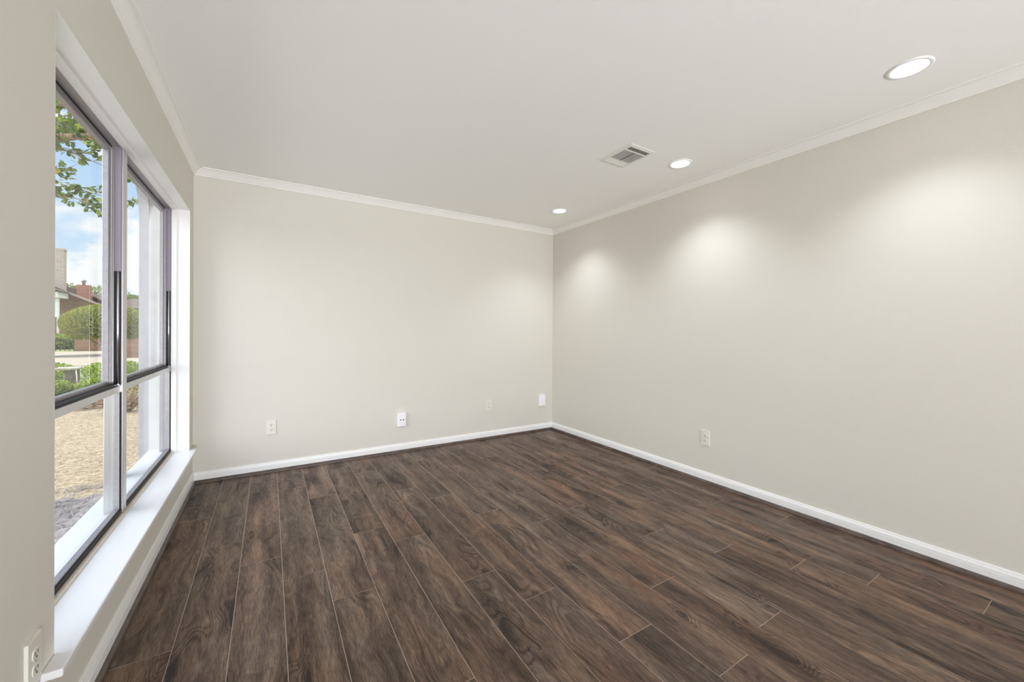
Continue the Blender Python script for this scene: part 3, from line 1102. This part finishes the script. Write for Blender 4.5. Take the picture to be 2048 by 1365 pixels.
m = MB()
xa, xb = -16.0, -8.6
m.prism([(xa, GZ), (xb, GZ), (xb, rake_z(xb)), (-13.0, rake_z(-13.0)), (xa, rake_z(-13.0) - 1.4)], lambda x, z_: (x, 40.0, z_), lambda x, z_: (x - 1.7, 45.6, z_))
hp(m, 'wall', M_brick)
m = MB()
rp = [(-13.0, rake_z(-13.0)), (xb - -0.25, rake_z(xb + 0.25))]
m.prism([(rp[0][0], rp[0][1] + 0.01), (rp[1][0], rp[1][1] + 0.01), (rp[1][0], rp[1][1] + 0.08), (rp[0][0], rp[0][1] + 0.08)], lambda x, z_: (x, 39.7, z_), lambda x, z_: (x - 1.8, 45.8, z_))
m.prism([(xa - 0.3, rake_z(-13.0) - 1.5), (-13.0, rake_z(-13) + 0.02), (-13, rake_z(-13) + 0.08), (xa - 0.3, rake_z(-13) - 1.44)], lambda x, z_: (x, 39.7, z_), lambda x, z_: (x - 1.8, 45.8, z_))
hp(m, 'roof', M_roof)
m = MB()
m.prism([(-11.6, rake_z(-11.6) - 0.05), (rp[1][0], rp[1][1] - 0.05), (rp[1][0], rp[1][1] + 0.09), (-11.6, rake_z(-11.6) + 0.09)], lambda x, z_: (x, 39.62, z_), lambda x, z_: (x, 39.70, z_))
hp(m, 'rake_board', M_rake)
m = MB()
m.box(-13.0, -11.40, 38.0, 39.6, 3.25, 3.62)
hp(m, 'soffit_box', M_fascia)
m = MB()
m.prism([(-13.2, 4.25), (-11.35, 3.62), (-11.35, 3.72), (-13.2, 4.4)], lambda x, z_: (x, 37.9, z_), lambda x, z_: (x, 39.6, z_))
hp(m, 'porch_roof', M_roof)
m = MB()
m.box(-13.0, -11.48, 38.35, 38.5, 1.95, 3.25)
hp(m, 'siding', M_siding)
m = MB()
m.box(-11.58, -11.48, 38.35, 38.5, GZ, 1.95)
hp(m, 'porch_post', M_fascia)
ch = MB()
ch.box(-14.4, -12.98, 44.0, 44.5, 3.3, 7.25)
chim = hp(ch, 'chimney', M_tanbrick)
ch = MB()
ch.box(-14.43, -12.95, 43.97, 44.53, 7.22, 7.36)
hp(ch, 'chimney_cap', M_tanbrick, chim)
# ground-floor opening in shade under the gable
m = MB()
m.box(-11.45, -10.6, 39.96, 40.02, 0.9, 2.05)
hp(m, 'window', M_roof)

hs2 = thing('brick_house', 'grey roofed house with red chimney and metal flue behind the gable', 'house', (-13, 47, GZ))
h2 = Vector((-13, 47, GZ))
m = MB()
m.box(-18, -11.5, 48.2, 51.2, GZ, 3.2)
hp(m, 'wall', M_brick, hs2, h2)
m = MB()
m.prism([(-15.5, 5.1), (-13.3, 4.55), (-10.6, 2.95), (-10.6, 2.8), (-18, 2.8)], lambda x, z_: (x, 48.0, z_), lambda x, z_: (x, 51.3, z_))
hp(m, 'roof', M_roof, hs2, h2)
m = MB()
m.prism([(-13.3, 4.48), (-10.5, 2.82), (-10.5, 3.0), (-13.3, 4.66)], lambda x, z_: (x, 47.85, z_), lambda x, z_: (x, 48.0, z_))
hp(m, 'rake_board', M_rake, hs2, h2)
m = MB()
m.box(-13.13, -12.37, 46.9, 47.4, GZ, 4.86)
rc_ = hp(m, 'chimney', M_redbrick, hs2, h2)
m = MB()
m.lathe([(0, 4.86), (0.10, 4.86), (0.10, 5.12), (0.17, 5.14), (0.17, 5.30), (0, 5.33)], (-12.78, 47.15, 0), 16)
hp(m, 'flue', M_metal, rc_, h2)

hs3 = thing('brick_house', 'brick house with wide tan eave seen through the right pane', 'house', (-9.5, 52, GZ))
h3 = Vector((-9.5, 52, GZ))
m = MB()
m.box(-11.6, -4, 52.5, 62, GZ, 3.25)
hp(m, 'wall', M_brick, hs3, h3)
m = MB()
m.prism([(51.6, 3.42), (56.0, 4.35), (60.6, 3.42)], lambda y, z_: (-11.9, y, z_), lambda y, z_: (-3.5, y, z_))
hp(m, 'roof', M_roof, hs3, h3)
m = MB()
m.box(-11.9, -3.5, 51.5, 51.65, 3.20, 3.46)
hp(m, 'fascia', M_rake, hs3, h3)

# brick garden walls and iron fence on the far side of the driveway
m = MB()
m.box(-9.35, -6.4, 33.6, 33.85, GZ, 0.62)
tag(m.build('garden_wall', M_brick), 'low brown brick garden wall behind the clipped tree', 'wall')
m = MB()
m.box(-5.85, -3.0, 24.9, 25.1, GZ, 0.62)
tag(m.build('garden_wall', M_brick), 'brown brick garden wall behind the lawn, right pane', 'wall')
M_iron = material('dark_iron', (0.06, 0.045, 0.035), 0.6, 0.3)
o = thing('iron_fence', 'dark iron picket fence on the far side of the driveway', 'fence', (-10.4, 34.2, GZ))
for z_ in (0.10, 0.62):
    m = MB()
    m.box(-1.1, 1.05, -0.02, 0.02, z_, z_ + 0.04)
    m.build('rail', M_iron, o)
for k in range(12):
    x = -1.05 + k * 0.19
    m = MB()
    m.box(x - 0.014, x + 0.014, -0.014, 0.014, 0, 0.70)
    m.build('picket', M_iron, o)

# planting behind the fence
o = thing('shrub', 'green hedge plant behind the iron fence', 'shrub', (-11.1, 37.0, GZ))
m = MB()
lumpy(m, (0, 0, 0.45), (1.5, 0.6, 0.5), 1600, 0.14, 0.08)
m.build('foliage', M_shrub, o, recalc=False)
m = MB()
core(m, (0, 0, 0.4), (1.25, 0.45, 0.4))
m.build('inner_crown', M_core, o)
o = thing('shrub', 'bright green shrub at the left under the white porch', 'shrub', (-9.0, 27.2, GZ))
m = MB()
lumpy(m, (0, 0, 0.75), (0.55, 0.6, 0.85), 1800, 0.09, 0.05)
m.build('foliage', M_shrub, o, recalc=False)
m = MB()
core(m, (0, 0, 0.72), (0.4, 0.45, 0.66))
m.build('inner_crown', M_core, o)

# far trees above the roofs
for (x, y, zc, rx_, rz_, lb) in ((-18.9, 64, 4.0, 1.9, 2.0, 'green tree between the two chimneys, behind the roofs'),
                                 (-18.3, 71.5, 4.2, 2.4, 2.4, 'yellowish tree right of the red chimney, behind the roof'),
                                 (-16.1, 77, 4.7, 1.5, 1.5, 'sparse tree top above the roof in the right pane')):
    o = thing('distant_tree', lb, 'tree', (x, y, GZ), 'trees behind the houses')
    m = MB()
    lumpy(m, (0, 0, zc), (rx_, rx_, rz_), 3600, 0.21, 0.12, jitter=0.3, inward=0.4)
    m.build('foliage', M_tree, o, recalc=False)
    m = MB()
    m.tube([(0, 0, 0), (0.1, 0, zc * 0.6), (0, 0.1, zc)], [0.2, 0.15, 0.06], 8)
    m.build('trunk', M_bark, o)

# ------------------------------------------------------------------ tree whose branches hang in front of the window
TR = Vector((-2.75, 5.6, GZ))
o = thing('yard_tree', 'leafy tree whose branches hang down outside the window', 'tree', TR)
mt, ml, mo = MB(), MB(), MB()
mt.tube([(0, 0, 0), (0.05, 0, 1.0), (0.02, 0.05, 2.0), (0.25, 0.02, 2.6)], [0.12, 0.10, 0.085, 0.07], 10)


def spray(a, b, rads, n_side, ln, leaf_n, droop=0.25):
    a, b = Vector(a), Vector(b)
    mid_ = (a + b) / 2 + Vector((0, 0, 0.08))
    pts_ = [a, mid_, b]
    mt.tube(pts_, rads, 6)
    for k in range(n_side):
        f = random.uniform(0.15, 1.0)
        base = a.lerp(mid_, f * 2) if f < 0.5 else mid_.lerp(b, f * 2 - 1)
        d = ((b - a).normalized() * 0.8 + rnd_dir() * 0.9 + Vector((0, 0, -droop))).normalized()
        tip = base + d * random.uniform(0.08, 0.20)
        mt.tube([base, (base + tip) / 2 + Vector((0, 0, 0.01)), tip], [0.0025, 0.002, 0.001], 5)
        for q in range(leaf_n):
            p = base.lerp(tip, random.uniform(0.1, 1.0)) + rnd_dir() * 0.012
            dd = (d * 0.5 + rnd_dir()).normalized()
            tgt = mo if random.random() < 0.035 else ml
            tgt.leaf(p, dd, rnd_dir() * 0.6 + Vector((0, 0, 1)), ln * random.uniform(0.7, 1.25), ln * random.uniform(0.5, 0.72))


# main limb, then the hanging sprays (coordinates relative to the tree)
mt.tube([(0.2, 0.02, 2.5), (0.9, -0.1, 2.92), (1.5, -0.15, 3.13), (1.75, -0.12, 3.24), (2.3, -0.1, 3.5)], [0.07, 0.055, 0.042, 0.022, 0.010], 10)
mt.tube([(1.2, -0.13, 3.05), (1.5, -0.05, 3.45), (1.8, 0.0, 3.9)], [0.03, 0.02, 0.010], 8)
for zz, yy in ((2.56, -0.1), (2.66, 0.0), (2.80, -0.1)):
    mt.tube([(0.7, -0.07, 2.80), (1.0, yy, zz + 0.03), (1.26, yy, zz)], [0.018, 0.010, 0.006], 6)
for (a, b, ns) in (((1.25, -0.1, 2.56), (2.0, -0.15, 2.50), 15), ((1.2, 0.0, 2.66), (1.95, 0.0, 2.66), 13),
                   ((1.25, -0.1, 2.80), (1.66, -0.15, 2.82), 9), ((1.2, -0.12, 3.03), (1.98, -0.1, 2.92), 9),
                   ((1.0, -0.1, 2.96), (1.95, -0.2, 3.02), 15), ((1.1, -0.2, 3.02), (1.95, -0.25, 3.12), 15),
                   ((1.2, -0.1, 3.1), (1.9, -0.1, 3.22), 17), ((1.2, 0.1, 3.2), (1.9, 0.15, 3.32), 17),
                   ((1.3, 0.0, 3.3), (1.9, 0.0, 3.45), 17), ((1.2, -0.1, 3.3), (1.7, -0.1, 3.7), 20),
                   ((1.3, 0.2, 3.3), (1.6, 0.4, 3.5), 16), ((1.4, 0.1, 3.2), (2.2, 0.3, 3.35), 16),
                   ((0.6, 0.1, 2.8), (0.3, 0.9, 3.2), 20), ((0.6, -0.1, 2.8), (0.2, -0.8, 3.3), 20),
                   ((0.3, 0, 2.7), (-0.7, 0.1, 3.4), 20), ((0.4, 0, 2.8), (0.1, 0.2, 3.9), 20),
                   ((1.5, 0, 3.4), (1.3, 0.6, 4.0), 18), ((1.7, 0, 3.7), (2.3, -0.3, 4.0), 18)):
    spray(a, b, [0.007, 0.005, 0.002], ns, 0.056, 10, 0.1)
mt.build('branches', M_bark, o)
ml.build('leaves', M_myrtle, o, recalc=False)
lo_ = mo.build('turning_leaves', M_orange, o, recalc=False)
lo_['label'] = 'scattered orange leaves'
